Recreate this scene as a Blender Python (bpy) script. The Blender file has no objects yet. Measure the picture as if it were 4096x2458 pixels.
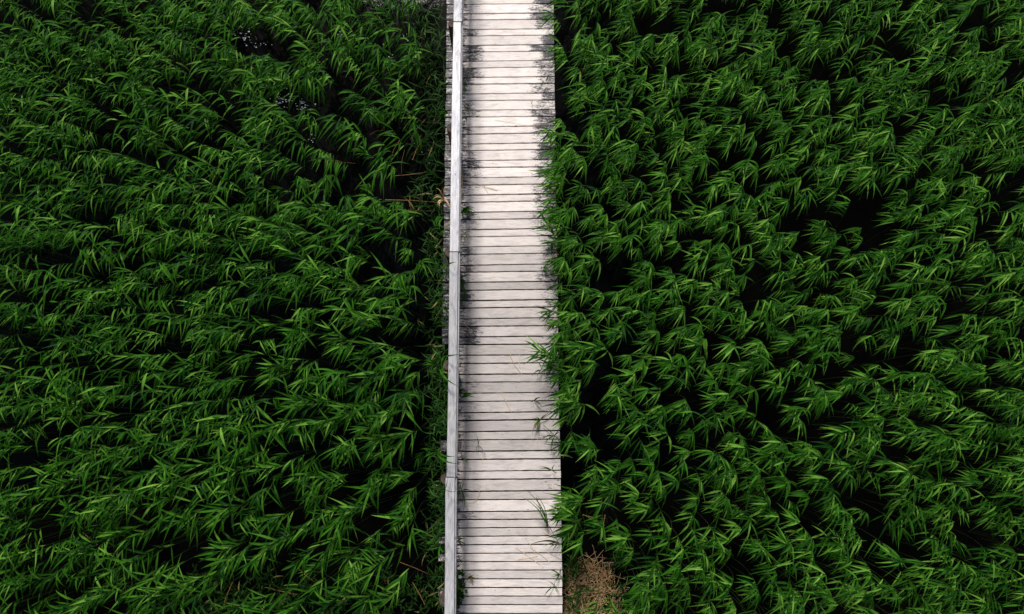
import bpy, math, random
import numpy as np
from mathutils import Vector, Matrix

# ------------------------------------------------------------------ camera, world, sun, exposure
SC = bpy.context.scene
F = 3000.0            # focal length in pixels of the 4096 wide photograph
TH = math.radians(10.6)
HC = 10.2
cd = bpy.data.cameras.new('camera'); cam = bpy.data.objects.new('camera', cd)
SC.collection.objects.link(cam); SC.camera = cam
cd.sensor_fit = 'HORIZONTAL'; cd.sensor_width = 36.0; cd.lens = 36.0 * F / 4096.0
cd.clip_start = 0.1; cd.clip_end = 2000
cam.location = (0, 0, HC); cam.rotation_euler = (TH, 0, 0)

SUN_DIR = Vector((-0.14, 0.62, 0.77)).normalized()
W = bpy.data.worlds.new('World'); SC.world = W; W.use_nodes = True
nt = W.node_tree; nt.nodes.clear()
sky = nt.nodes.new('ShaderNodeTexSky'); sky.sky_type = 'NISHITA'; sky.sun_disc = False
sky.sun_elevation = math.asin(SUN_DIR.z); sky.sun_rotation = math.atan2(SUN_DIR.x, SUN_DIR.y)
sky.air_density = 1.0; sky.dust_density = 4.0; sky.ozone_density = 1.0
hs = nt.nodes.new('ShaderNodeHueSaturation'); hs.inputs['Saturation'].default_value = 0.8
bg = nt.nodes.new('ShaderNodeBackground'); bg.inputs[1].default_value = 0.055
wo = nt.nodes.new('ShaderNodeOutputWorld')
nt.links.new(sky.outputs[0], hs.inputs['Color']); nt.links.new(hs.outputs[0], bg.inputs[0]); nt.links.new(bg.outputs[0], wo.inputs[0])
ld = bpy.data.lights.new('sun', 'SUN'); ld.energy = 2.6; ld.angle = math.radians(12); ld.color = (1.0, 0.96, 0.9)
sun = bpy.data.objects.new('sun', ld); SC.collection.objects.link(sun)
sun.rotation_euler = SUN_DIR.to_track_quat('Z', 'Y').to_euler(); sun.location = (0, 0, 30)
SC.view_settings.view_transform = 'Standard'; SC.view_settings.look = 'None'
SC.view_settings.exposure = 0.46; SC.view_settings.gamma = 1.0
SC.cycles.max_bounces = 6; SC.cycles.diffuse_bounces = 3; SC.cycles.transparent_max_bounces = 4

rnd = random.Random(7)
rng = np.random.default_rng(7)
COL = SC.collection
R = math.radians

def at(u, v, z=0.0):
    """where the sight line of a point in the photograph meets the height z"""
    x, y, w = (u - 2048) / F, -(v - 1229) / F, -1.0
    c, s = math.cos(TH), math.sin(TH)
    dy, dz = y * c - w * s, y * s + w * c
    t = (z - HC) / dz
    return Vector((x * t, dy * t, z))

def to_px(x, y, z):
    c, s = math.cos(TH), math.sin(TH)
    dz = z - HC
    yc = y * c + dz * s; zc = -y * s + dz * c
    return 2048 + F * x / -zc, 1229 - F * yc / -zc

def lerp(tab, v):
    return float(np.interp(v, [a for a, _ in tab], [b for _, b in tab]))

# ------------------------------------------------------------------ object helpers
def link(name, me, parent=None, loc=None):
    o = bpy.data.objects.new(name, me); COL.objects.link(o)
    if loc is not None: o.location = loc
    if parent is not None: o.parent = parent
    return o

def tag(o, label=None, cat=None, group=None, kind=None):
    if label: o['label'] = label
    if cat: o['category'] = cat
    if group: o['group'] = group
    if kind: o['kind'] = kind
    return o

def np_mesh(name, V, Q, mat, col=None, smooth=True):
    me = bpy.data.meshes.new(name)
    V = np.asarray(V, np.float32); Q = np.asarray(Q, np.int32)
    me.vertices.add(len(V)); me.vertices.foreach_set('co', V.ravel())
    k = Q.shape[1]
    me.loops.add(Q.size); me.loops.foreach_set('vertex_index', Q.ravel())
    me.polygons.add(len(Q))
    me.polygons.foreach_set('loop_start', np.arange(0, Q.size, k, dtype=np.int32))
    me.polygons.foreach_set('loop_total', np.full(len(Q), k, np.int32))
    me.polygons.foreach_set('use_smooth', np.full(len(Q), smooth, bool))
    if col is not None:
        a = me.color_attributes.new('tint', 'FLOAT_COLOR', 'POINT')
        C = np.ones((len(V), 4), np.float32); C[:, :3] = col
        a.data.foreach_set('color', C.ravel())
    me.materials.append(mat); me.update(calc_edges=True); me.validate()
    return me

class MB:
    """collects quads; build() makes ONE mesh"""
    def __init__(s): s.V = []; s.Q = []; s.C = []; s.n = 0
    def add(s, V, Q, C):
        V = np.asarray(V, float); s.V.append(V); s.Q.append(np.asarray(Q, int) + s.n)
        C = np.asarray(C, float)
        s.C.append(np.broadcast_to(C, (len(V), 3)) if C.ndim == 1 else C); s.n += len(V)
    def arrays(s): return np.concatenate(s.V), np.concatenate(s.Q), np.concatenate(s.C)
    def mesh(s, name, mat, smooth=True):
        V, Q, C = s.arrays(); return np_mesh(name, V, Q, mat, C, smooth)
    def grid(s, P, C, close=False):
        """P[i][j] points -> quads"""
        P = np.asarray(P, float); a, b = P.shape[:2]
        Q = []
        for i in range(a - 1):
            for j in range(b if close else b - 1):
                j2 = (j + 1) % b
                Q.append((i * b + j, i * b + j2, (i + 1) * b + j2, (i + 1) * b + j))
        s.add(P.reshape(-1, 3), Q, C)
    def box(s, x0, x1, y0, y1, z0, z1, C=(0, .5, .5)):
        v = [(x, y, z) for z in (z0, z1) for y in (y0, y1) for x in (x0, x1)]
        s.add(v, [(0, 2, 3, 1), (4, 5, 7, 6), (0, 1, 5, 4), (2, 6, 7, 3), (0, 4, 6, 2), (1, 3, 7, 5)], C)

def frame(d):
    d = d / (np.linalg.norm(d) + 1e-9)
    up = np.array([0, 0, 1.0]) if abs(d[2]) < .9 else np.array([1.0, 0, 0])
    a = np.cross(d, up); a /= np.linalg.norm(a); b = np.cross(a, d)
    return a, b

def tube(mb, pts, rad, C, n=4):
    pts = [np.asarray(p, float) for p in pts]
    rings = []
    for i, p in enumerate(pts):
        d = pts[min(i + 1, len(pts) - 1)] - pts[max(i - 1, 0)]
        a, b = frame(d); r = rad[i] if hasattr(rad, '__len__') else rad
        rings.append([p + r * (math.cos(t) * a + math.sin(t) * b) for t in np.arange(n) * 2 * math.pi / n])
    mb.grid(rings, C, close=True)

def ribbon(mb, pts, width, C, roll=0.0, fold=.25, peak=.3):
    """a folded blade along pts that swells and tapers to its tip"""
    pts = [np.asarray(p, float) for p in pts]; n = len(pts)
    rows = []
    for i, p in enumerate(pts):
        t = i / (n - 1)
        d = pts[min(i + 1, n - 1)] - pts[max(i - 1, 0)]
        d = d / (np.linalg.norm(d) + 1e-9)
        a = np.cross(d, (0, 0, 1.0)); la = np.linalg.norm(a)
        a = a / la if la > 1e-4 else np.array([1.0, 0, 0])
        b = np.cross(a, d)
        rr = roll * (0.4 + t)
        sd = a * math.cos(rr) + b * math.sin(rr); nn = np.cross(sd, d)
        w = width * (.30 + .70 * (t / peak) if t < peak else max(0.0, (1 - (t - peak) / (1 - peak))) ** .95) * .5
        w = max(w, .0006)
        up = nn if nn[2] >= 0 else -nn
        rows.append([p - sd * w + up * w * fold, p, p + sd * w + up * w * fold])
    mb.grid(rows, C)

# ------------------------------------------------------------------ materials
def mat(name):
    m = bpy.data.materials.new(name); m.use_nodes = True
    t = m.node_tree; b = t.nodes['Principled BSDF']
    return m, t, b
def N(t, typ, **kw):
    n = t.nodes.new(typ)
    for k, v in kw.items():
        if k in n.inputs: n.inputs[k].default_value = v
        else: setattr(n, k, v)
    return n
def math_n(t, op, a, b=None, clamp=False):
    n = t.nodes.new('ShaderNodeMath'); n.operation = op; n.use_clamp = clamp
    for i, q in enumerate((a, b)):
        if q is None: continue
        if isinstance(q, (int, float)): n.inputs[i].default_value = q
        else: t.links.new(q, n.inputs[i])
    return n.outputs[0]
def mix(t, f, a, b, mode='MIX'):
    n = t.nodes.new('ShaderNodeMix'); n.data_type = 'RGBA'; n.blend_type = mode
    for s, q in ((n.inputs[0], f), (n.inputs[6], a), (n.inputs[7], b)):
        if isinstance(q, (int, float)): s.default_value = q
        elif isinstance(q, tuple): s.default_value = (*q, 1)
        else: t.links.new(q, s)
    return n.outputs[2]
def ramp(t, f, stops):
    n = t.nodes.new('ShaderNodeValToRGB')
    while len(n.color_ramp.elements) < len(stops): n.color_ramp.elements.new(.5)
    for e, (p, c) in zip(n.color_ramp.elements, stops):
        e.position = p; e.color = (*c, 1) if isinstance(c, tuple) else (c, c, c, 1)
    t.links.new(f, n.inputs[0]); return n.outputs[0]
def attr(t):
    a = t.nodes.new('ShaderNodeAttribute'); a.attribute_name = 'tint'
    s = t.nodes.new('ShaderNodeSeparateColor'); t.links.new(a.outputs['Color'], s.inputs[0])
    return s.outputs
def coords(t, scale):
    tc = t.nodes.new('ShaderNodeTexCoord'); mp = t.nodes.new('ShaderNodeMapping')
    mp.inputs['Scale'].default_value = scale; t.links.new(tc.outputs['Object'], mp.inputs[0])
    return mp.outputs[0]
def noise(t, vec, scale, detail=4, rough=.6, dist=0.0):
    n = N(t, 'ShaderNodeTexNoise', Scale=scale, Detail=detail, Roughness=rough, Distortion=dist)
    t.links.new(vec, n.inputs['Vector']); return n.outputs['Fac']

def wood_mat(name, along, light, grey, dark, stainc=(.012, .013, .024)):
    """weathered softwood. tint: R = grime, G = tone, B = board's random"""
    m, t, b = mat(name)
    r, g, bl = attr(t)[:3]
    long = (2.0, 34, 34) if along == 'x' else (34, 2.0, 34)
    mid = (2.2, 9, 9) if along == 'x' else (9, 2.2, 9)
    tc = t.nodes.new('ShaderNodeTexCoord'); cx = t.nodes.new('ShaderNodeCombineXYZ')
    off = math_n(t, 'MULTIPLY', bl, 37.0)
    for i in range(3): t.links.new(off, cx.inputs[i])
    va = t.nodes.new('ShaderNodeVectorMath'); va.operation = 'ADD'
    t.links.new(tc.outputs['Object'], va.inputs[0]); t.links.new(cx.outputs[0], va.inputs[1])
    def mapped(sc):
        mp = t.nodes.new('ShaderNodeMapping'); mp.inputs['Scale'].default_value = sc
        t.links.new(va.outputs[0], mp.inputs[0]); return mp.outputs[0]
    gr = noise(t, mapped(long), 3.0, 6, .7, .6)
    gr2 = noise(t, mapped(mid), 1.6, 4, .6, 1.2)
    blot = noise(t, mapped((1.5, 1.5, 1.5)), 2.0, 3, .6)
    base = mix(t, ramp(t, blot, [(.35, 0.0), (.7, 1.0)]), light, grey)
    base = mix(t, math_n(t, 'MULTIPLY', ramp(t, gr, [(.48, 0.0), (.72, 1.0)]), .58 if along == 'x' else .75), base, dark)
    base = mix(t, math_n(t, 'MULTIPLY', ramp(t, gr2, [(.48, 0.0), (.70, 1.0)]), .38 if along == 'x' else .55), base, dark)
    gc = t.nodes.new('ShaderNodeCombineColor')
    for i in range(3): t.links.new(g, gc.inputs[i])
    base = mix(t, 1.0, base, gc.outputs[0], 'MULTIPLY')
    # knots
    kv = N(t, 'ShaderNodeTexVoronoi', voronoi_dimensions='2D', Scale=4.5 if along == 'x' else 3.0, Randomness=1.0)
    t.links.new(mapped((1, 2.0, 1) if along == 'x' else (2.0, .8, 1)), kv.inputs['Vector'])
    ks = t.nodes.new('ShaderNodeSeparateColor'); t.links.new(kv.outputs['Color'], ks.inputs[0])
    gate = math_n(t, 'GREATER_THAN', ks.outputs[0], .52)
    kr = math_n(t, 'MULTIPLY', math_n(t, 'POWER', ks.outputs[1], 2.0), .075)
    kd = math_n(t, 'SUBTRACT', math_n(t, 'ADD', kr, .024), math_n(t, 'ADD', kv.outputs['Distance'], math_n(t, 'MULTIPLY', gr, .03)))
    kf = math_n(t, 'MULTIPLY', math_n(t, 'MULTIPLY', kd, 30.0, True), gate)
    base = mix(t, math_n(t, 'MULTIPLY', kf, .6), base, (.09, .075, .075))
    # grime: mottled black algae where R is high
    gm = noise(t, mapped((3.6, 15, 9) if along == 'x' else (15, 3.6, 9)), 2.2, 7, .74)
    gm2 = noise(t, mapped((26, 60, 30) if along == 'x' else (60, 26, 30)), 1.5, 3, .7)
    s = math_n(t, 'ADD', math_n(t, 'MULTIPLY', r, 1.6), math_n(t, 'ADD', math_n(t, 'MULTIPLY', gm, 4.0), math_n(t, 'MULTIPLY', gm2, 2.4)))
    s = math_n(t, 'MULTIPLY', math_n(t, 'SUBTRACT', s, 4.02), 1.35, True)
    s = math_n(t, 'MULTIPLY', s, .97)
    base = mix(t, s, base, stainc)
    t.links.new(base, b.inputs['Base Color'])
    b.inputs['Roughness'].default_value = .55
    b.inputs['Specular IOR Level'].default_value = .35
    bp = N(t, 'ShaderNodeBump', Strength=.25, Distance=.004); t.links.new(gr, bp.inputs['Height'])
    t.links.new(bp.outputs[0], b.inputs['Normal'])
    return m

M_DECK = wood_mat('bleached_planks', 'x', (.88, .81, .765), (.77, .705, .69), (.34, .285, .27))
M_RAIL = wood_mat('weathered_rail_wood', 'y', (.76, .75, .77), (.60, .60, .65), (.20, .19, .21))
M_POST = wood_mat('brown_post_wood', 'y', (.13, .065, .035), (.075, .045, .035), (.02, .014, .012))
M_BEAM = wood_mat('dark_beam_wood', 'y', (.05, .04, .035), (.035, .03, .03), (.01, .01, .01))

def ring_mat():
    m, t, b = mat('post_end_grain')
    w = N(t, 'ShaderNodeTexWave', Scale=22.0, Distortion=2.5, Detail=3); w.wave_type = 'RINGS'; w.rings_direction = 'Z'
    t.links.new(coords(t, (1, 1, 1)), w.inputs['Vector'])
    n = noise(t, coords(t, (1, 1, 1)), 30, 4)
    c = mix(t, w.outputs['Fac'], (.035, .022, .018), (.12, .085, .07))
    c = mix(t, ramp(t, n, [(.4, 0.0), (.65, 1.0)]), c, (.02, .014, .014))
    t.links.new(c, b.inputs['Base Color']); b.inputs['Roughness'].default_value = .85
    return m
M_RING = ring_mat()

def leaf_mat(name, dark, mid, light, dry=(.33, .25, .10), rough=.42, spec=.5, trans=.12):
    """tint: R = green tone, G = dryness, B = position along the blade"""
    m, t, b = mat(name)
    r, g, bl = attr(t)[:3]
    oi = t.nodes.new('ShaderNodeObjectInfo')
    n = noise(t, coords(t, (1, 1, 1)), 9.0, 3)
    f = math_n(t, 'ADD', math_n(t, 'MULTIPLY', r, .75), math_n(t, 'MULTIPLY', math_n(t, 'SUBTRACT', n, .5), .5), True)
    f = math_n(t, 'ADD', f, math_n(t, 'MULTIPLY', math_n(t, 'SUBTRACT', oi.outputs['Random'], .5), .12), True)
    c = ramp(t, f, [(0, dark), (.5, mid), (1, light)])
    c = mix(t, g, c, dry)
    t.links.new(c, b.inputs['Base Color'])
    b.inputs['Roughness'].default_value = rough; b.inputs['Specular IOR Level'].default_value = spec
    tr = t.nodes.new('ShaderNodeBsdfTranslucent'); t.links.new(c, tr.inputs[0])
    ms = t.nodes.new('ShaderNodeMixShader'); ms.inputs[0].default_value = trans
    out = t.nodes['Material Output']
    t.links.new(b.outputs[0], ms.inputs[1]); t.links.new(tr.outputs[0], ms.inputs[2]); t.links.new(ms.outputs[0], out.inputs[0])
    return m
M_LEAF = leaf_mat('reed_leaf', (.003, .030, .002), (.032, .128, .006), (.22, .42, .065), spec=.07, rough=.5, trans=.05)
M_STEM = leaf_mat('reed_stem', (.016, .040, .009), (.032, .065, .014), (.07, .10, .03), spec=.3)
M_WEED = leaf_mat('weed_leaf', (.006, .030, .003), (.016, .062, .006), (.06, .14, .02), spec=.12, rough=.55)
M_DRY = leaf_mat('dry_stalk', (.38, .23, .10), (.70, .50, .26), (.92, .78, .52), dry=(.34, .15, .05), rough=.7, spec=.2, trans=.05)

def flat_mat(name, c, rough=.6):
    m, t, b = mat(name)
    n = noise(t, coords(t, (1, 1, 1)), 30, 3)
    t.links.new(mix(t, n, tuple(x * .8 for x in c), c), b.inputs['Base Color']); b.inputs['Roughness'].default_value = rough
    return m
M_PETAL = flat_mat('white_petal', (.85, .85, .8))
M_GLINT = flat_mat('painted_glint', (.62, .68, .76))

def water_mat():
    m, t, b = mat('dark_marsh_water')
    n = noise(t, coords(t, (1, 1, 1)), 1.3, 4)
    t.links.new(mix(t, n, (.0005, .0008, .001), (.001, .0015, .002)), b.inputs['Base Color'])
    b.inputs['Roughness'].default_value = .05; b.inputs['IOR'].default_value = 1.33; b.inputs['Specular IOR Level'].default_value = .10
    b1 = noise(t, coords(t, (1, 1, 1)), 7, 4, .6, .5)
    bp = N(t, 'ShaderNodeBump', Strength=.04, Distance=.02); t.links.new(b1, bp.inputs['Height'])
    t.links.new(bp.outputs[0], b.inputs['Normal'])
    return m
def mud_mat():
    m, t, b = mat('wet_black_mud')
    n = noise(t, coords(t, (1, 1, 1)), 6, 6)
    t.links.new(mix(t, n, (.0005, .0006, .0006), (.0018, .0017, .0015)), b.inputs['Base Color'])
    b.inputs['Roughness'].default_value = .9; b.inputs['Specular IOR Level'].default_value = .05
    return m
M_WATER = water_mat(); M_MUD = mud_mat()

# ------------------------------------------------------------------ water and mud
ZW = -0.92
mb = MB(); mb.grid([[(x, y, ZW) for y in (-600, -20, 20, 600)] for x in (-600, -20, 20, 600)], (0, .5, .5))
tag(link('water', mb.mesh('water', M_WATER)), 'dark still marsh water between the reed stems', kind='structure')
# muddy bank: rises above the water on the right, and along the bottom of the picture
def bank_h(x, y):
    n = .05 * math.sin(x * 1.7 + y * .9) + .04 * math.sin(y * 2.3 - x * .7)
    u, v = to_px(x, y, ZW)
    right = max(0, min(1, (x - 1.3) / 1.5)) if y > -.5 else max(0, min(1, (x - .4) / .5))
    low = max(0, min(1, (-.2 - y) / 1.5))
    return ZW - .10 + .22 * max(right, low) + n
mb = MB()
xs = np.concatenate([[-400, -60], np.linspace(-11, 11, 67), [60, 400]]); ys = np.concatenate([[-400, -40], np.linspace(-6, 12, 55), [60, 400]])
mb.grid([[(x, y, bank_h(x, y) if abs(x) < 12 and -7 < y < 13 else ZW - .12) for y in ys] for x in xs], (0, .5, .5))
tag(link('marsh_ground', mb.mesh('marsh_ground', M_MUD)), 'wet black mud bank under the reeds', kind='structure')

# ------------------------------------------------------------------ boardwalk
GL = [18.5,55.6,81,119,145.5,183.6,209,246.6,273.6,311.6,338.6,376.7,404,442,469.5,509.6,537.6,577,604,643.7,672,712.8,741.4,781.9,810.5,851,879.6,920.5,949,989,1018.6,1062,1089.7,1130.8,1161.8,1204,1233.5,1276.7,1306.6,1349,1380,1422.4,1455,1499,1530,1574,1607.7,1652,1683.5,1729,1761,1806.5,1840,1886.5,1918.9,1967.6,2001,2048,2080,2113,2146.8,2180.5,2215.6,2248.8,2282.5,2317,2352,2386.6,2420,2456]
GR = [15,52,78,116.6,141.5,179,205,242,268.6,306.6,335,372.6,401,438.6,465.8,504,532,572,598,638.7,668,707.7,736.4,776,804.4,845,874.5,914.5,943.6,984,1014,1056.7,1085,1127,1157.7,1199,1229,1272,1303.6,1345.4,1377,1420.7,1452,1496.5,1528.6,1571,1604,1648,1678.5,1724.6,1758,1803,1836.9,1883,1916,1964,1998,2045,2078.5,2111,2144.6,2179,2213,2248,2281.6,2317,2352,2387,2420,2456]
LEFT = [(-500,1791),(400,1784),(401,1782.5),(560,1781),(780,1779),(800,1777),(960,1775),(1350,1769),(1800,1762),(2240,1754),(2458,1751),(3300,1738)]
RIGHT = [(-500,2207),(0,2214),(200,2216),(500,2221),(940,2226.5),(950,2229),(1340,2233),(1670,2236),(1680,2239.6),(1850,2241.5),(2010,2244.6),(2250,2248.5),(2458,2250),(3300,2262)]
lines = []
for a, b in zip(GL, GR):
    p, q = at(1860, a), at(2200, b)
    lines.append((p.y, (q.y - p.y) / (q.x - p.x), p.x))
for k in range(7):                                    # carried on beyond the frame
    y0, s, x0 = lines[0]; lines.insert(0, (y0 + (.15 if k % 2 else .113), s, x0))
for k in range(22):
    y0, s, x0 = lines[-1]; lines.append((y0 - .118, s, x0))
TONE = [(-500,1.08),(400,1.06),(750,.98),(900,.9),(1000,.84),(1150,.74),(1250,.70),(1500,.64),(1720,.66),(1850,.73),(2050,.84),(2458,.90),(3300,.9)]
SL = [(-500,1),(1300,1),(1500,.85),(1800,.6),(2000,.6),(2200,.5),(3000,.5)]
SR = [(-500,1.15),(950,1.0),(1150,.7),(1600,.62),(1900,.4),(2050,.2),(2458,.08),(3000,.2)]
deck = MB()
prev = rnd.random()
for i in range(len(lines) - 1):
    (ya, sa, xa), (yb, sb, xb) = lines[i], lines[i + 1]
    gap = rnd.choice((rnd.uniform(.0055, .008), rnd.uniform(.0075, .0105)))
    ymid = (ya + yb) / 2; v = to_px(-.2, ymid, 0)[1]
    ul = lerp(LEFT, v)
    if v > 1385 and not (2216 < v < 2250) and rnd.random() > .03: ul = lerp([(1385,1797),(2458,1788)], v)
    XL = at(ul, v).x + rnd.uniform(-.006, .006); XE = at(lerp(LEFT, v), v).x; XR = at(lerp(RIGHT, v), v).x + rnd.uniform(-.004, .003)
    wide = (ya - yb) > .135
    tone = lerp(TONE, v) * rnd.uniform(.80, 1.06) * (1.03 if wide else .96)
    br = rnd.random(); dz = rnd.uniform(-.002, .002)
    sl = lerp(SL, v) * rnd.uniform(.55, 1.1); sr = lerp(SR, v) * rnd.choice((1, 1, .9, .7)) * rnd.uniform(.7, 1.1)
    if not wide: sl *= 1.05; sr *= 1.05
    wl, wr = rnd.uniform(.42, .66), rnd.uniform(.28, .50)
    xsn = np.linspace(XL, XR, 26); ringsP = []; ringsC = []
    ja = [rnd.uniform(-.0018, .0018) for _ in xsn]; jb = [rnd.uniform(-.0018, .0018) for _ in xsn]
    for k, x in enumerate(xsn):
        y1 = ya + sa * (x - xa) - gap + ja[k]; y0 = yb + sb * (x - xb) + gap + jb[k]
        zt = dz + .0015 * math.sin(k * .9 + i)
        dl, dr = x - XE, XR - x
        st = max(sl * max(0, min(1, (wl - dl) / .22)), .98 * max(0, min(1, (.32 - dl) / .06)), sr * max(0, min(1, (wr - dr) / .18)))  # left ends past the rail: grime, darkened further to paint in shade
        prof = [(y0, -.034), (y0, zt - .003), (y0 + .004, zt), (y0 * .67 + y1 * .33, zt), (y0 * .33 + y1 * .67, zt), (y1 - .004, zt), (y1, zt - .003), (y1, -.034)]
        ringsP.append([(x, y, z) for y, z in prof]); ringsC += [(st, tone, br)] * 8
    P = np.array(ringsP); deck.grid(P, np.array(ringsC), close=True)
    for e in (0, -1):                                 # plank ends
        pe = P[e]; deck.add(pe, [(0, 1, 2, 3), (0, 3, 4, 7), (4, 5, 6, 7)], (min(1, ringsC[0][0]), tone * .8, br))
boardwalk = link('boardwalk', None, None, (0, 0, 0))
tag(boardwalk, 'bleached wooden boardwalk of cross planks with a handrail on one side, crossing the reeds', 'boardwalk')
link('deck', deck.mesh('deck', M_DECK, False), boardwalk)

def run(tab, z, v0=-520, v1=3100, n=30):
    return [at(lerp(tab, v), v, z) for v in np.linspace(v0, v1, n)]
for u0, u1 in ((1850, 1862), (1995, 2008), (2160, 2172)):     # joists beneath the planks
    a, b = at(u0, 0, -.1), at(u0 - 20 + (u0 - 1850) * .13, 2458, -.1); d = (b - a)
    a -= d * .35; b += d * .5
    mb = MB(); P = []
    for p in (a, b):
        P.append([(p.x - .03, p.y, -.19), (p.x + .03, p.y, -.19), (p.x + .03, p.y, -.036), (p.x - .03, p.y, -.036)])
    mb.grid(P, (0, .7, .3), close=True); link('joist', mb.mesh('joist', M_BEAM), boardwalk)

# handrail: cap boards end to end, a side board under each, round posts
CAPL = [(-600,1824),(0,1815),(88,1814),(400,1807.5),(800,1802),(1007,1799.2),(1009,1798.2),(1200,1796.5),(1600,1791.5),(1908,1785.8),(1912,1782),(2000,1781),(2240,1780.2),(2458,1778),(3200,1772)]
CAPR = [(-600,1856),(0,1848.5),(88,1847),(90,1845),(400,1841),(800,1837.5),(1007,1834.5),(1009,1832.5),(1200,1830),(1600,1826),(1908,1821),(1912,1819),(2000,1818.5),(2458,1816.5),(3200,1812)]
SIDE = [(-600,1860),(0,1852.5),(88,1850),(400,1846),(800,1841.5),(1007,1839),(1200,1837),(1600,1831.5),(1908,1826.5),(2000,1825.5),(2458,1822),(3200,1816)]
caps = [(-600, 86.5, .006, 1.0), (89.5, 1006.5, 0, 1.18), (1009.5, 1908.3, .004, .93), (1911.5, 3200, 0, .98)]
for ci, (v0, v1, dz, tn) in enumerate(caps):
    mb = MB(); n = 22; P = []; C = []; br = rnd.random()
    zt = 1.0 + dz
    for v in np.linspace(v0 + .5, v1 - .5, n):
        a, b = at(lerp(CAPL, v), v, zt), at(lerp(CAPR, v), v, zt)
        e = .004
        P.append([(a.x, a.y, zt - .034), (a.x, a.y, zt - e), (a.x + e, a.y, zt), (a.x * .5 + b.x * .5, a.y, zt + .0015), (b.x - e, b.y, zt), (b.x, b.y, zt - e), (b.x, b.y, zt - .034)])
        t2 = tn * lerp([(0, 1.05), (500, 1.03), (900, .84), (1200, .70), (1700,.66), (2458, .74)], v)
        sg = .55 if ci == 0 and v > -40 else .12
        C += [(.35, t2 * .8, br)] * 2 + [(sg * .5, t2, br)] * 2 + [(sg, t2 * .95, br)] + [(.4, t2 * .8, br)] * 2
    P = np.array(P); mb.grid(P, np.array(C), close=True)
    for e in (0, -1): mb.add(P[e], [(0, 1, 2, 3), (0, 3, 4, 6), (4, 5, 6, 6)][:2], (.3, tn * .7, br))
    cap = link('rail_cap', mb.mesh('rail_cap', M_RAIL, False), boardwalk)
    # side board fixed under the inner edge, its top a little lower than the cap
    mb = MB(); P = []; zs = zt - .04
    for v in np.linspace(v0 + 1.5, v1 - 1.5, n):
        b = at(lerp(SIDE, v), v, zs); w = .045
        P.append([(b.x - w, b.y, zs - .115), (b.x - w, b.y, zs), (b.x - .003, b.y, zs), (b.x, b.y, zs - .003), (b.x, b.y, zs - .115)])
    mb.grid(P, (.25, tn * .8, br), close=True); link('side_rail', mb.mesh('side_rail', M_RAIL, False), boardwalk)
# bottom rail, lower down on the posts
mb = MB(); P = []
for v in np.linspace(-600, 3200, 40):
    b = at(lerp(SIDE, v), v, .96); P.append([(b.x - .09, b.y, .42), (b.x - .09, b.y, .54), (b.x - .05, b.y, .54), (b.x - .05, b.y, .42)])
mb.grid(P, (.3, .6, .4), close=True); link('lower_rail', mb.mesh('lower_rail', M_RAIL, False), boardwalk)

POSTV = [(95, 1809.5, .06), (512, 1806, .065), (1009, 1799.5, .069), (1462, 1793.5, .067), (1918, 1784, .068), (2404, 1781, .074), (2900, 1776, .07), (-320, 1814, .065)]
for v, u, r in POSTV:
    zt = .93; c = at(u, v, zt)
    mb = MB(); rings = []
    for z, rr in ((-1.3, r * 1.08), (-.3, r * 1.04), (.5, r), (zt - .008, r), (zt, r - .006)):
        rings.append([(rr * math.cos(a) * (1 + .02 * math.sin(3 * a)), rr * math.sin(a), z) for a in np.arange(24) * math.pi / 12])
    tonep = 2.3 if v == 512 else 1.0  # same brown wood, brightened in colour to look better lit and more orange
    mb.grid(rings, (.15, tonep, rnd.random()), close=True)
    po = link('post', mb.mesh('post', M_POST), boardwalk, (c.x, c.y, 0))
    mb = MB(); rr = r - .005
    mb.grid([[(q * math.cos(a), q * math.sin(a), zt + .001 - .006 * (1 - q / rr)) for a in np.arange(24) * math.pi / 12] for q in (rr, rr * .6, rr * .25, .001)], (0, 1, .5), close=True)
    link('end_grain', mb.mesh('end_grain', M_RING), po)
    if v == 512: po['label'] = 'orange brown post painted brighter, as better lit'

# ------------------------------------------------------------------ reeds
WIND = R(216)
def leaf_curve(p, az, el0, el1, L, n=7, swing=0.0):
    pts = [np.array(p, float)]; s = L / n
    for i in range(n):
        t = (i + .5) / n
        e = el0 + (el1 - el0) * (t ** .75); a = az + swing * t
        pts.append(pts[-1] + s * np.array([math.cos(a) * math.cos(e), math.sin(a) * math.cos(e), math.sin(e)]))
    return pts
def adiff(a, b): return (a - b + math.pi) % (2 * math.pi) - math.pi

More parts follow.
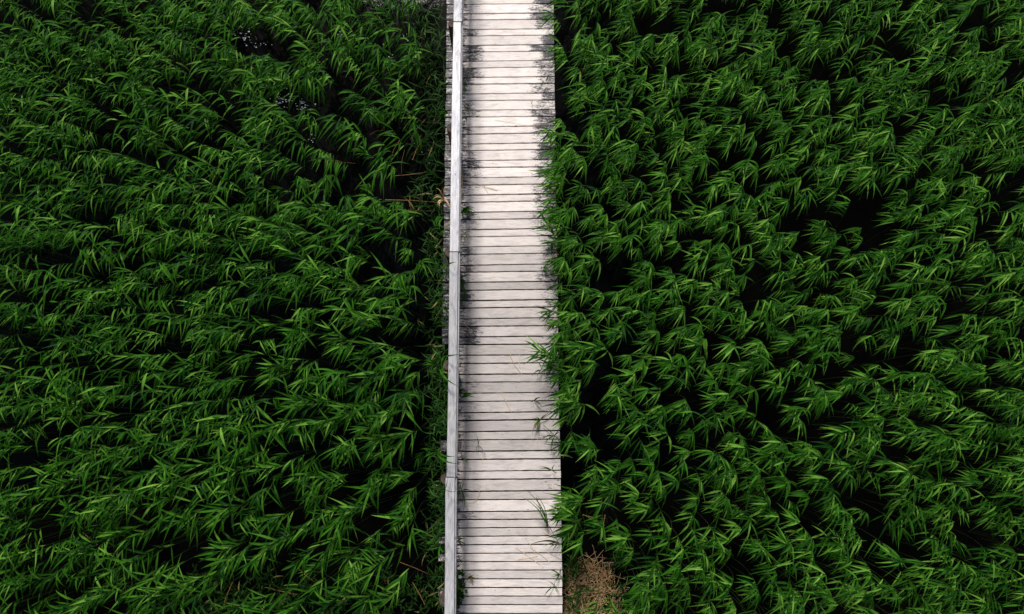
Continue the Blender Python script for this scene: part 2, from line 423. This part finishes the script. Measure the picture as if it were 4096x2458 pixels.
def make_reed(seed, Ht, stiff, wind=WIND, nod=1.0, nl=None, strag=.17):
    q = random.Random(seed); st, lf = MB(), MB()
    bend = q.uniform(.12, .36) * nod; n = 9; pts = []
    wa = wind + q.uniform(-.45, .45)
    for i in range(n):
        t = i / (n - 1); d = bend * (t ** 2.3)
        pts.append(np.array([math.cos(wa) * d, math.sin(wa) * d, Ht * (t - .06 * bend * t ** 3)]))
    tube(st, pts, [.0062 * (1 - .62 * i / (n - 1)) for i in range(n)], (q.uniform(.2, .7), 0, 0), 4)
    def spt(t):
        k = min(n - 2, int(t * (n - 1))); f = t * (n - 1) - k
        return pts[k] * (1 - f) + pts[k + 1] * f
    nl = nl or q.randint(9, 12) + 1 * stiff; side = q.choice((-1, 1))
    for k in range(nl):
        s = k / (nl - 1); t = 1 - (.26 if stiff else .32) * (s ** 1.15); side = -side
        az = wa + side * q.uniform(.0, .80) + q.gauss(0, .15)
        if q.random() < strag: az += q.uniform(-1.5, 1.5)
        top = s < .12
        L = q.uniform(.31, .47) * (.78 if top else 1.0) * (1 - .25 * max(0, s - .6))
        el0 = R(q.uniform(12, 58)); el1 = R(q.choice((q.uniform(-85, -45), q.uniform(-85, -45), q.uniform(-45, -10))))
        if stiff: el0, el1, L = R(q.uniform(-8, 40)), R(q.choice((q.uniform(-55, -20), q.uniform(-30, 5), q.uniform(-80, -40)))), L * .72; az += side * q.uniform(0, .25)
        dry = 0.0
        tone = min(1, max(0, q.gauss(.50, .29)))
        pp = leaf_curve(spt(t), az, el0, el1, L, 7, adiff(wa, az) * q.uniform(.1, .6))
        C = (tone, dry, 0)
        ribbon(lf, pp, q.uniform(.022, .034) * (.9 if stiff else 1), C, roll=q.uniform(-.75, .75), fold=q.uniform(.15, .6), peak=.32)
    return st.arrays(), lf.arrays()
PROTO = [make_reed(100 + i, 2.05, i >= 28) for i in range(60)]      # the second half: straighter blades

# where the bed is thin, measured in the photograph's 2473 wide view: x, y, rx, ry, how bare
VOIDS = [(1440,640,40,20,.6),(2100,520,38,45,1),(2150,850,50,30,.9),(2010,905,45,25,.7),(1425,1090,28,26,.8),(1960,1065,40,24,.9),(2085,1205,38,26,.9),
 (2180,1330,50,45,.95),(2345,1340,38,50,.95),(2440,470,26,45,.8),(2390,40,36,26,.8),(2130,110,50,26,.8),(1760,1060,38,24,.7),(1900,590,30,40,.5),
 (2270,760,30,24,.6),(2320,1180,30,30,.6),(2460,1350,30,60,.7),(1610,1020,30,20,.6),(1700,480,25,18,.4),(1880,1350,40,22,.6),(1500,830,20,26,.4),
 (420,1312,80,30,.95),(640,1255,44,20,.8),(60,1132,52,20,.9),(370,862,56,18,.8),(455,205,60,20,.7),(840,425,54,26,.85),(680,238,34,22,1),(722,252,30,18,1),(600,90,30,22,1),(548,45,20,16,.9),(636,110,18,12,.9),
 (1000,445,44,34,.95),(905,510,34,20,.5),(120,905,44,18,.7),(300,990,44,16,.7),(40,720,50,16,.7),(560,770,44,14,.6),(660,90,20,20,.6),(860,620,40,16,.6),
 (220,640,50,14,.6),(740,1080,40,16,.6),(930,1130,34,20,.6),(30,1280,40,20,.5),(540,560,44,13,.5),(260,420,44,14,.5),(660,400,30,16,.6),(480,1130,40,16,.6),(1045,200,16,110,.6),(1030,50,30,50,.7),
 (780,200,30,16,.5),(1010,1000,18,60,.5),(620,1440,200,36,.75),(980,1420,60,50,.6),(1440,1400,52,60,1)]
# outline of the bed beside the boardwalk, in photograph pixels at the reed tops: nothing rooted nearer
def h2(x, y, s):
    return math.sin(x * 1.31 * s + 1.7 * math.sin(y * .9 * s)) * math.sin(y * 1.13 * s + 1.3 * math.sin(x * .77 * s) + 2)
REDGE = [(-400,.30),(0,.26),(250,.24),(420,.30),(520,.20),(560,.06),(1090,.06),(1130,.34),(1190,.30),(1230,.05),(1560,.05),(1600,.16),(1680,.30),(1760,.36),(1930,.30),(1970,.12),(2080,.12),(2130,.36),(2458,.6),(3200,.5)]
LEDGE = [(-400,.3),(0,.26),(300,.16),(500,.16),(650,.42),(830,.42),(930,.16),(1300,.20),(1450,.10),(1600,.16),(1800,.10),(2000,.10),(2200,.10),(2300,.3),(2458,.5),(3200,.4)]
cands = []
y = -4.0
CELL = .184
ny = int(12.6 / CELL); nx = int(19 / CELL)
for iy in range(ny):
    for ix in range(nx):
        x = -9.5 + (ix + rnd.random()) * CELL; y = -4.0 + (iy + rnd.random()) * CELL
        if abs(x) > 7.0 + .28 * max(0, y) * .6 + .6: continue
        Hs = 1.0 + .03 * h2(x, y, 1.1) + .04 * h2(x + 9, y, 2.9) + rnd.choice((rnd.uniform(-.10, .09), rnd.uniform(-.34, -.05)))
        ztop = ZW + 2.05 * Hs; dx, dy = .3 * math.cos(WIND), .3 * math.sin(WIND)
        u, v = to_px(x + dx, y + dy, ztop * .95)
        ub, vb = to_px(x, y, 0)
        eR = at(lerp(RIGHT, vb), vb).x; eL = at(lerp(LEFT, vb), vb).x
        if x > eL - .02 and x < eR + .02: continue
        if x >= eR and x - eR < lerp(REDGE, vb) * rnd.uniform(.8, 1.3): continue
        if x <= eL and eL - x < lerp(LEDGE, vb) * rnd.uniform(.8, 1.3): continue
        U, V2 = u / 1.6563, v / 1.6563
        keep = .94 + .10 * h2(x + 3, y * 1.2, 1.7) + .12 * h2(x * 1.1 + y, y - x * .6, 3.7)
        bare = 0
        for (cx, cy, rx, ry, a) in VOIDS:
            d = ((U - cx - 16) / (rx * 1.2 + 8)) ** 2 + ((V2 - cy + 6) / (ry * 1.2 + 6)) ** 2
            if d < 1.6: bare = max(bare, a * min(1, 1.6 - d))
        small = False
        if rnd.random() < bare:
            if rnd.random() < .88: continue
            small = True
        if rnd.random() > keep * (1.0 if x >= eR else .86): continue
        if small: Hs *= .62
        cands.append((x, y, Hs, U, V2, x >= eR, min(abs(x - eR), abs(x - eL))))
for v0, v1, st in ((545, 1090, 26), (1225, 1600, 22), (1960, 2090, 24), (1640, 1800, 60), (700, 1600, 45)):
    v = v0
    while v < v1:                                        # reeds crowding the open edge
        p = at(lerp(RIGHT, v) + rnd.uniform(26, 75), v - rnd.uniform(0, 30), 0)
        cands.append((p.x, p.y, rnd.uniform(.5, .8), 1400, v / 1.6563, True, .1)); v += st
print('reeds', len(cands))

def xf(rz, tx, ty, sc, sz):
    M = Matrix.Rotation(rz, 4, 'Z') @ Matrix.Diagonal((sc, sc, sz, 1)); return M
recs = []
for (x, y, Hs, U, V2, right, de) in cands:
    k = rnd.randrange(28) if not right and rnd.random() < .58 else rnd.randrange(28, 60); rz = rnd.gauss(.04 if right else .14, .36)
    sc = rnd.uniform(.9, 1.1) * (.8 if Hs < .75 else 1)
    infr = -30 < U < 2503 and -20 < V2 < 1500
    score = (ZW + 2.05 * Hs) + (.5 if de < .55 else 0) + rnd.uniform(0, .02) - 5 * (not infr)
    recs.append([x, y, Hs, U, V2, right, de, k, rz, sc, score])
recs.sort(key=lambda r: -r[-1])
IND, REST = recs[:300], recs[300:]
# meshes shared by the copies
pm = []
for (sa, la) in PROTO:
    pm.append((np_mesh('reed_stem', sa[0], sa[1], M_STEM, sa[2]), np_mesh('reed_leaves', la[0], la[1], M_LEAF, la[2])))
RN = ['at the top of the photo', 'in the upper half', 'across the middle', 'in the lower half', 'at the bottom of the photo']
for (x, y, Hs, U, V2, right, de, k, rz, sc, s_) in IND:
    r = link('reed', None, None, (x, y, ZW - .05)); r.rotation_euler = (0, 0, rz); r.scale = (sc, sc, Hs)
    row = min(4, max(0, int(V2 / 297)))
    if de < .55:
        lab = ('green reed rooted by the open deck edge, ' if right else 'green reed standing close behind the handrail, ') + RN[row]
        grp = 'reeds along the ' + ('open deck edge ' if right else 'handrail side ') + RN[row]
    else:
        xx = (U - 1360) / 1113 if right else (1075 - U) / 1075
        c = 0 if xx < .34 else 1 if xx < .67 else 2
        cn = ['nearer the deck', 'midway out', 'far out'][c]
        lab = 'extra tall reed %s in the %s bed, %s' % (cn, 'right' if right else 'left', RN[row])
        grp = 'tall reeds %s bed %s %s' % ('right' if right else 'left', cn, RN[row])
    tag(r, lab, 'reed', grp)
    link('stem', pm[k][0], r); link('leaves', pm[k][1], r)
def bulk(name, which, m):
    Vs, Qs, Cs, n = [], [], [], 0
    for (x, y, Hs, U, V2, right, de, k, rz, sc, s_) in REST:
        V, Q, C = PROTO[k][which]
        c, s = math.cos(rz), math.sin(rz)
        P = np.empty_like(V); P[:, 0] = (V[:, 0] * c - V[:, 1] * s) * sc + x; P[:, 1] = (V[:, 0] * s + V[:, 1] * c) * sc + y
        P[:, 2] = V[:, 2] * Hs + ZW - .05
        C2 = C.copy(); C2[:, 0] = np.clip(C2[:, 0] + rnd.uniform(-.1, .1), 0, 1)
        Vs.append(P); Qs.append(Q + n); Cs.append(C2); n += len(P)
    return np_mesh(name, np.concatenate(Vs), np.concatenate(Qs), m, np.concatenate(Cs))
bed = tag(link('reeds', bulk('reeds', 1, M_LEAF)), 'dense mass of dark green reeds filling the marsh on both sides', kind='stuff')
link('stems', bulk('stems', 0, M_STEM), bed)

# ------------------------------------------------------------------ undergrowth: low leafy weeds beside the rail and at the bottom left
mb = MB()
def sprig(u, v, z0, z1, nl, L0, L1, w=.020):
    """a little leafy stem that starts in the mud and ends at height z1"""
    p = np.array(at(u, v, z1)); a = rnd.uniform(0, 6.28); ln = rnd.uniform(.08, .3)
    foot = p + np.array([math.cos(a) * ln, math.sin(a) * ln, z0 - z1])
    tube(mb, [foot, foot * .4 + p * .6 + np.array([math.sin(a) * .06, math.cos(a) * .06, .03]), p], [.004, .003, .002], (.3, 0, 0), 4)
    for k in range(nl):
        t = 1 - .75 * k / nl; q = foot * (1 - t) + p * t
        az = a + k * 2.4 + rnd.uniform(-.5, .5); L = rnd.uniform(L0, L1)
        ribbon(mb, leaf_curve(q, az, R(rnd.uniform(5, 50)), R(rnd.uniform(-70, -15)), L, 5, rnd.uniform(-.8, .8)), w * rnd.uniform(.7, 1.2), (rnd.uniform(.1, .9), .8 if rnd.random() < .03 else 0, 0), roll=rnd.uniform(-.7, .7), peak=.35)
for v in range(860, 1980, 17): sprig(rnd.uniform(1690, 1780), v, -.9, rnd.uniform(-.45, .45), 8, .10, .22)
for v in range(0, 860, 12): sprig(rnd.uniform(1640, 1780), v, -.9, rnd.uniform(-.6, .3), 7, .14, .34, .022)
for v in range(1980, 2260, 20): sprig(rnd.uniform(1690, 1770), v, -.9, rnd.uniform(-.6, .2), 7, .12, .25)
for _ in range(90): sprig(rnd.uniform(1735, 1785), rnd.uniform(900, 2458), -.9, rnd.uniform(-.1, .5), 8, .10, .2)
for u in range(560, 1780, 9): sprig(u, rnd.uniform(2300, 2470), -.9, rnd.uniform(-.75, -.3), 10, .07, .15, .026)
for _ in range(34): sprig(rnd.choice((2275, 2290, 2330, 2500, 2540, 2480)) + rnd.gauss(0, 16), rnd.uniform(2190, 2470), -.75, rnd.uniform(-.5, -.05), 7, .10, .24)
tag(link('undergrowth', mb.mesh('undergrowth', M_WEED)), 'small leaved dark weeds low in the gap behind the handrail', kind='stuff')

# straw litter on the bank, lower right of the boardwalk
mb = MB()
def straw_z(u, v): return -.50 + .06 * math.exp(-((u - 2370) / 90) ** 2 - ((v - 2440) / 110) ** 2)
for _ in range(1500):
    while True:
        u, v = rnd.uniform(2255, 2540), rnd.uniform(2215, 2620)
        lim = 2262 + 0; edge = lerp([(2215, 2400), (2300, 2440), (2380, 2470), (2458, 2500), (2620, 2530)], v)
        if lim < u < edge + rnd.gauss(0, 22) and v > 2215 + abs(u - 2400) * .35 + rnd.gauss(25, 34): break
    z = straw_z(u, v) + rnd.uniform(-.09, .02)
    p = at(u, v, z); a = rnd.gauss(.8, .75) if rnd.random() < .7 else rnd.uniform(0, math.pi); L = rnd.uniform(.08, .30)
    d = np.array([math.cos(a), math.sin(a), rnd.uniform(-.15, .15)]) * L / 2; p = np.array(p)
    bow = np.array([-d[1], d[0], rnd.uniform(-.1, .1) * L]) * rnd.uniform(-.3, .3)
    brown = rnd.random() < .32 + .4 * (v < 2300)
    tube(mb, [p - d, p + bow, p + d], rnd.uniform(.0028, .0055), (rnd.uniform(.4, 1), rnd.uniform(.3, .9) if brown else rnd.uniform(0, .2), 0), 3)
tag(link('straw_litter', mb.mesh('straw_litter', M_DRY)), 'matted golden brown straw on the bank at the bottom of the photo', kind='stuff')
# a mound of mud that carries the straw
mb = MB()
mb.grid([[tuple(at(u, v, straw_z(u, v) - .05 - .25 * max(0, (abs(u - 2380) - 110) / 60) - .25 * max(0, (2270 - v) / 60))) for v in range(2200, 2700, 20)] for u in range(2210, 2560, 14)], (0, .5, .5))
tag(link('mud_mound', mb.mesh('mud_mound', M_MUD)), 'low mound of mud under the straw', kind='structure')
# pale discs painted as glints on the open water of the upper left bed
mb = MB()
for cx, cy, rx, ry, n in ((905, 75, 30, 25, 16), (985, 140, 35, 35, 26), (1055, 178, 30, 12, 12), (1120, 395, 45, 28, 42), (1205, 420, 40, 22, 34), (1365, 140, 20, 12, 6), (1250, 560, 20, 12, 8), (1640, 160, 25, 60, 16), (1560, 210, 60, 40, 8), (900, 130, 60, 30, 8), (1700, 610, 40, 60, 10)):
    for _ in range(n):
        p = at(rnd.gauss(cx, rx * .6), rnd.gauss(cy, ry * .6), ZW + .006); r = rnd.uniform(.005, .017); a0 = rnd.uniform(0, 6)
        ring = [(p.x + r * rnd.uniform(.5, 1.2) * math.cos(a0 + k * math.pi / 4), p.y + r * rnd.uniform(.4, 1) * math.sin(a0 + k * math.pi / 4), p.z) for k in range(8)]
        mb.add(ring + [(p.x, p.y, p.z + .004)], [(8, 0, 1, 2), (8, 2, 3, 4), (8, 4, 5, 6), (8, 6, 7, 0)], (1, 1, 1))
tag(link('painted_glints', mb.mesh('painted_glints', M_GLINT)), 'pale discs painted as glints on the dark water among the upper left reeds', kind='stuff')
# dead stalks down in the water, left of the rail
DEAD = [((1600,560),(1560,640)),((1618,600),(1606,700)),((1575,705),(1700,690)),((1650,640),(1690,560)),((1540,800),(1770,812)),((1560,840),(1740,846)),((1640,780),(1650,860)),((1480,540),(1540,520)),((1700,480),(1640,560)),((1330,640),(1420,655)),
        ((1190,2270),(1260,2330)),((930,2330),(890,2440)),((1650,2330),(1700,2420)),((1600,2250),(1720,2300)),((1060,2350),(1190,2380)),((390,2180),(330,2130)),((2420,2060),(2410,2150)),((2330,2060),(2420,2075))]
for i, ((ua, va), (ub, vb)) in enumerate(DEAD):
    mb = MB(); z = rnd.uniform(-.7, -.1); a = np.array(at(ua, va, z)); b = np.array(at(ub, vb, z + rnd.uniform(-.1, .1)))
    m_ = (a + b) / 2 + np.array([rnd.uniform(-.02, .02), rnd.uniform(-.02, .02), .03])
    tube(mb, [a, m_, b], [.0045, .004, .0025], (rnd.uniform(.0, .4), rnd.uniform(.3, .9), 0), 4)
    side = 'left' if ua < 2000 else 'right'
    row = min(4, int(va / 1.6563 / 297))
    tag(link('dead_stalk', mb.mesh('dead_stalk', M_DRY)), 'brown dead reed stalk lying low in the %s bed, %s' % (side, RN[row]), 'stalk', 'dead stalks in the %s bed %s' % (side, RN[row]))

# ------------------------------------------------------------------ things on and beside the deck
def straw(pts, label, w=.0028, z=.006, tone=.9, dry=0.0):
    mb = MB(); P = [np.array(at(u, v, z + (.012 if 0 < i < len(pts) - 1 else .002))) for i, (u, v) in enumerate(pts)]
    Q = [P[0]]
    for a, b in zip(P, P[1:]): Q += [a * .5 + b * .5, b]
    tube(mb, Q, w, (tone, dry, 0), 4)
    return tag(link('dry_straw', mb.mesh('dry_straw', M_DRY)), label, 'straw', 'dry straws on the planks')
straw([(2035,1391),(2042,1425),(2058,1460),(2088,1500)], 'longest pale straw on the deck, curved, ending near the reeds')
straw([(2078,1420),(2078,1470)], 'short straight pale straw right of the longest curved straw')
straw([(2008,1572),(2022,1605),(2046,1651)], 'pale straw in the middle of the deck, lower than the longest curved one')
straw([(1836,1476),(1870,1500),(1914,1529)], 'pale straw slanting away from the handrail at mid deck')
straw([(1854,1290),(1874,1312),(1889,1331)], 'thin straw by the handrail below the broad grey plank')
straw([(2149,1725),(2149,1800)], 'thin straight straw near the open edge beside the snapped reed', .002)
straw([(1831,2000),(1850,2012),(1900,2008),(1917,1978),(1918,1950)], 'long thin straw looped over the planks below the third rail joint', .003)
straw([(1931,1828),(1930,1856)], 'tiny upright straw between planks near the third rail joint', .0022)
straw([(1884,247),(1882,275),(1872,312)], 'thin kinked straw at the top of the deck by the rail', .0022)
straw([(1850,262),(1862,268),(1882,274)], 'golden straw beside the kinked straw at the top of the deck', .003, tone=.5, dry=.15)
straw([(1854,715),(1890,730),(1936,746),(1990,763)], 'long yellowish straw lying beside the rail near the tall upright straw', .0032, tone=.6)
straw([(1936,746),(1956,780)], 'short branch straw below the long yellowish straw', .0022, tone=.5)
straw([(1851,673),(1850,720),(1847,800)], 'tall upright straw right against the handrail', .0035, tone=.6)
straw([(1980,481),(2120,500),(2200,502)], 'faint thin straw across the deck in the upper half', .002)
for k, (a, b) in enumerate([((2060,2190),(2160,2260)),((2120,2190),(2200,2250)),((2070,2240),(2150,2225)),((2100,2150),(2140,2215)),((2190,2210),(2245,2240)),((2170,2130),(2235,2160))]):
    o = straw([a, ((a[0] + b[0]) / 2 + 4, (a[1] + b[1]) / 2), b], 'wispy pale straw in the scatter beside the bent reed at the lower deck edge', .0024)
    o['group'] = 'wispy straws beside the bent reed'

def tuft(u, v, z, blades, label, name='grass_tuft', width=.017, m=None, tone=.5, dry=0.0, cat='tuft', rise=.05, stem=None):
    """green shoot; blades are (du, dv) tips in photograph pixels from its root"""
    mb = MB(); p0 = np.array(at(u, v, z))
    root = link(name, None, None, tuple(p0)); 
    for (du, dv) in blades:
        a = np.array([rnd.uniform(-.006, .006), rnd.uniform(-.006, .006), 0.0]); b = np.array(at(u + du, v + dv, z + rnd.uniform(0, .02))) - p0
        L = np.linalg.norm(b); pts = []
        for i in range(7):
            t = i / 6; s_ = math.sin(t * math.pi * .8) * (rise + .18 * L)
            sw = np.array([-b[1], b[0], 0]) * .12 * math.sin(t * math.pi) * (1 if du > 0 else -1)
            pts.append(a + b * t + np.array([0, 0, s_]) + sw)
        ribbon(mb, pts, width * rnd.uniform(.8, 1.15), (min(1, max(0, tone + rnd.uniform(-.2, .25))), dry if rnd.random() < .5 else dry * .4, 0), roll=rnd.uniform(-.5, .5), fold=.35, peak=.35)
    link('leaves', mb.mesh('leaves', m or M_LEAF), root)
    if stem:
        mb = MB(); P = [np.array(at(*s3)) - p0 for s3 in stem]; tube(mb, P, .004, (tone, dry, 0), 5)
        link('stem', mb.mesh('stem', M_STEM), root)
    return tag(root, label, cat)
T = tuft
T(1846, 855, .03, [(56,-14),(62,2),(50,18),(30,-18),(44,8),(8,30),(58,10),(20,12),(36,22),(50,-8)], 'bushy bright green tuft growing at the handrail foot', tone=.62, width=.026, rise=.09)
T(1850, 330, .05, [(6,80),(-4,90),(16,-40),(22,30)], 'narrow green blades hanging inside the handrail near the top', tone=.45)
T(1844, 418, .1, [(36,70),(30,45)], 'single long green blade slanting from the handrail onto planks', tone=.5)
T(1856, 470, .04, [(8,40),(-6,70),(-4,100),(14,30)], 'dark green blades dangling by the rail beside the long slanting blade', tone=.3)
T(1850, 940, .03, [(20,20),(40,-4),(36,18),(12,40)], 'yellowing leaf sprig by the rail above the second joint', tone=.5, dry=.55)
T(1838, 1118, .03, [(30,40),(34,34),(14,80),(22,110),(8,60),(54,-8),(-2,90),(18,52)], 'dark green blades trailing down the handrail foot', tone=.35, width=.024)
T(1842, 1180, .03, [(6,50),(14,30),(-2,46)], 'small dark shoot under the trailing blades at the rail', tone=.2)
T(1842, 1470, .03, [(18,-30),(26,10),(10,-36)], 'tiny reddish brown sprig at the rail above the slanting straw', tone=.2, dry=.6, width=.008)
T(1836, 1570, .04, [(16,-34),(30,-6),(24,16),(10,34),(-22,0),(22,-12)], 'spiky dark green shoot at the handrail foot', tone=.4, width=.022)
T(1848, 1592, .03, [(54,0),(50,-8)], 'broad bluish green leaf lying beside the spiky shoot', tone=.5, width=.03)
T(1848, 1960, .04, [(-2,-66),(4,-40),(44,4),(-8,50),(6,84),(2,60)], 'yellow green sprig below the third rail joint', tone=.5, dry=.25)
T(1845, 1828, .03, [(30,36),(36,34),(8,10)], 'drooping olive reed blade beside the third rail joint', tone=.55, dry=.45, stem=[(1834,1738,.02),(1838,1785,.05),(1848,1828,.03)])
T(1912, 1780, .02, [(32,46),(-6,26),(-14,-46),(12,-20)], 'fallen green reed sprig lying open on the planks', tone=.35, dry=.2, width=.012)
T(1830, 2165, .04, [(36,-12),(34,16),(44,20),(20,24)], 'green and olive leaf pair poking past the lower handrail', tone=.35, dry=.1)
T(1828, 2270, .04, [(36,-46),(20,-50),(44,-30),(28,-16),(30,-44)], 'thin dark grass blades at the lower handrail foot', tone=.2, width=.01)
T(2136, 1606, .02, [(30,-14),(-14,4),(28,22)], 'olive green leaf pair lying alone near the reeds', tone=.3, dry=.25, width=.022)
T(2160, 1684, .03, [(-26,-10),(-30,4),(-22,40),(-12,50),(-30,60),(-18,-14),(30,-26),(-26,26),(-10,34)], 'snapped reed head wilting on the planks', name='snapped_reed', tone=.35, dry=.3, cat='reed', stem=[(2220,1617,.12),(2190,1655,.1),(2160,1684,.04)])
T(2218, 1744, .10, [(-60,22),(-40,34),(-12,74),(20,-14),(22,44),(-6,50)], 'dark forked reed shoot lying over the open deck edge', name='fallen_reed', tone=.3, cat='reed', stem=[(2172,1700,.05),(2196,1722,.08),(2218,1744,.10)])
T(2190, 2110, .12, [(-110,-130),(-98,-160),(-60,-150),(-40,-92),(-76,-118),(-26,-44),(-44,-60)], 'long bent reed lying inward over the lower deck edge', name='bent_reed', tone=.3, cat='reed', width=.014, stem=[(2240,2180,.0),(2215,2140,.1),(2190,2095,.14),(2160,2030,.14),(2145,1990,.12)])
T(2232, 2172, .08, [(-80,-6),(-120,6),(-100,0),(-40,24),(-60,16),(-24,30)], 'flattened grey green reed blade pointing into the straw scatter', name='fallen_reed', tone=.45, dry=.15, cat='reed')
T(2240, 2300, .03, [(-50,-22),(-38,6),(-20,30),(10,24),(-30,-4),(6,-34)], 'green shoot over the deck edge beside the straw bank', tone=.45)
T(2216, 2345, .02, [(-40,34),(-32,-24),(20,26),(22,10),(2,-22),(-42,42)], 'lowest green shoot on the deck, forked like a star', tone=.4, width=.012)
T(2208, 1884, .05, [(-64,-14),(-50,-8),(14,-26),(18,14)], 'olive shoot with a leaf reaching inward over the lower planks', tone=.5, dry=.15)
T(2168, 1480, .06, [(-34,-40),(-34,18),(-20,40),(-44,30),(26,-40)], 'loose dark sprig resting on the deck under the reeds', tone=.2, width=.012)
T(2172, 1070, .03, [(20,14),(30,36),(-6,20),(36,-4),(14,36),(8,28)], 'dark green tuft on the deck under brown straw near the reeds', tone=.3)
T(2184, 335, .05, [(24,-30),(26,0),(-20,28),(6,10),(-24,10)], 'small green tuft on the open deck edge in the upper half', tone=.4)
T(2238, 1200, .08, [(-40,-20),(-52,30),(-20,44),(-36,10),(-6,56)], 'dark green shoot hanging onto the deck edge mid photo', tone=.3)
T(2126, 420, .005, [(4,18),(8,-14),(-10,-10)], 'tiny green sprout in the middle of a top plank', tone=.3, width=.007)
T(2290, 1832, .1, [(-60,-6),(-80,-2)], 'yellow dry reed blade lying across the open deck edge', name='fallen_leaf', tone=.8, dry=.75, cat='leaf', width=.024)
T(2236, 1020, .06, [(-40,30),(-30,34),(-24,10)], 'bleached brown straw tangle on the deck edge near the reeds', name='straw_tangle', m=M_DRY, tone=.6, cat='straw', width=.008)
# leaves that cross the handrail from the bed on its outer side
def crossing(u0, v0, z0, leaves, label):
    root = link('reed', None, None, tuple(at(u0, v0, z0))); p0 = np.array(at(u0, v0, z0)); mb = MB()
    for (ua, va, ub, vb, w) in leaves:
        a = np.array(at(ua, va, z0)) - p0; b = np.array(at(ub, vb, z0 + .06)) - p0
        pts = [a + (b - a) * t + np.array([0, 0, .10 * math.sin(t * math.pi)]) + np.array([(b - a)[1], -(b - a)[0], 0]) * .10 * math.sin(t * math.pi) for t in np.linspace(0, 1, 8)]
        ribbon(mb, pts, w, (rnd.uniform(.35, .65), 0, 0), roll=rnd.uniform(-.3, .3), fold=.3)
    link('leaves', mb.mesh('leaves', M_LEAF), root)
    mb = MB(); base = np.array([p0[0] * 1.0 - .12, p0[1] + .1, ZW - .05]) - p0
    tube(mb, [base, base * .5 + np.array([-.05, .02, 0]), np.zeros(3)], [.007, .006, .003], (.4, 0, 0), 5)
    link('stem', mb.mesh('stem', M_STEM), root); tag(root, label, 'reed')
crossing(1758, 1478, 1.06, [(1758,1478,1836,1548,.03),(1750,1470,1698,1442,.026),(1752,1466,1690,1466,.03),(1748,1470,1735,1496,.016),(1745,1460,1700,1438,.022)], 'reed with one broad leaf laid slanting over the handrail in the lower half')
crossing(1786, 1424, 1.05, [(1780,1424,1842,1416,.022),(1782,1424,1768,1470,.014),(1788,1426,1786,1560,.014)], 'thin stemmed reed with a short leaf crossing the handrail at mid photo')
crossing(1744, 1810, 1.05, [(1746,1806,1824,1826,.026),(1750,1818,1834,1856,.026),(1744,1810,1690,1840,.028),(1744,1806,1680,1798,.026),(1742,1812,1700,1870,.024),(1746,1812,1760,1790,.02)], 'reed with two leaves reaching over the handrail above the third joint')
crossing(1790, 1063, 1.03, [(1790,1063,1826,1050,.02),(1786,1064,1768,1090,.018),(1786,1066,1790,1096,.018)], 'short reed tip touching the handrail below the second joint')
crossing(1762, 2185, 1.0, [(1758,2183,1790,2210,.02),(1760,2185,1770,2250,.022),(1756,2182,1716,2184,.026),(1740,2160,1700,2180,.024)], 'reed with hooked leaves touching the lower handrail')
crossing(1781, 1958, 1.03, [(1781,1958,1838,1962,.008),(1781,1958,1790,1900,.01)], 'thin dry looking reed blade lying straight across the lower handrail')
# golden dead reed leaves behind the rail in the upper half
T(1776, 800, .1, [(-46,10),(-40,-6),(-22,34),(-16,46),(20,40),(26,54),(-30,-40),(16,-50)], 'golden dead reed leaves behind the handrail in the upper half', name='dead_reed', m=M_DRY, tone=.4, dry=.25, cat='reed', width=.02, rise=.1)
T(1772, 870, .2, [(-36,34),(-26,50),(-22,30),(-10,60),(-34,20)], 'green reed leaf spray hanging below the golden dead leaves', tone=.5, cat='reed', name='reed_spray', width=.024)
T(1790, 455, .35, [(-34,22),(-40,10),(-24,-14),(-10,30),(-6,-8)], 'green leaf spray behind the handrail beside the bright orange brown post', name='reed_spray', tone=.5, cat='reed')
# broad leafed weed with a white flower at the bottom of the rail
wr = link('leafy_weed', None, None, tuple(at(1840, 2350, .02))); o0 = np.array(at(1840, 2350, .02)); mb = MB()
for _ in range(240):
    u, v = rnd.gauss(1834, 12), rnd.uniform(2285, 2420)
    if u > 1862 - (v > 2390) * 20 or u < 1812: u = rnd.uniform(1815, 1850)
    z = rnd.uniform(.02, .16)
    ribbon(mb, [q - o0 for q in leaf_curve(at(u, v, z), rnd.uniform(0, 6.3), R(40), R(-30), rnd.uniform(.03, .06), 3)], rnd.uniform(.02, .034), (rnd.uniform(0, .5), 0, 0), roll=rnd.uniform(-.5, .5), peak=.45)
link('leaves', mb.mesh('leaves', M_WEED), wr)
mb = MB()
fl = at(1841, 2308, .2)
for a in range(5): ribbon(mb, [q - o0 for q in leaf_curve(fl, a * 1.256, R(30), R(-10), .028, 3)], .02, (1, 0, 0), peak=.6)
link('flower', mb.mesh('flower', M_PETAL), wr)
tag(wr, 'dark broad leaved weed with one white flower at the foot of the handrail', 'weed')
T(1880, 2310, .02, [(14,-8),(-10,14),(10,18),(-14,-6),(22,-2)], 'brown green leaf cluster on planks beside the flowering weed', name='leafy_weed', m=M_WEED, tone=.5, dry=.4, cat='weed', width=.03)
T(1832, 2352, .16, [(40,34)], 'pale yellow green reed blade lying over the flowering weed', name='fallen_leaf', tone=1.0, dry=.5, cat='leaf', width=.016)
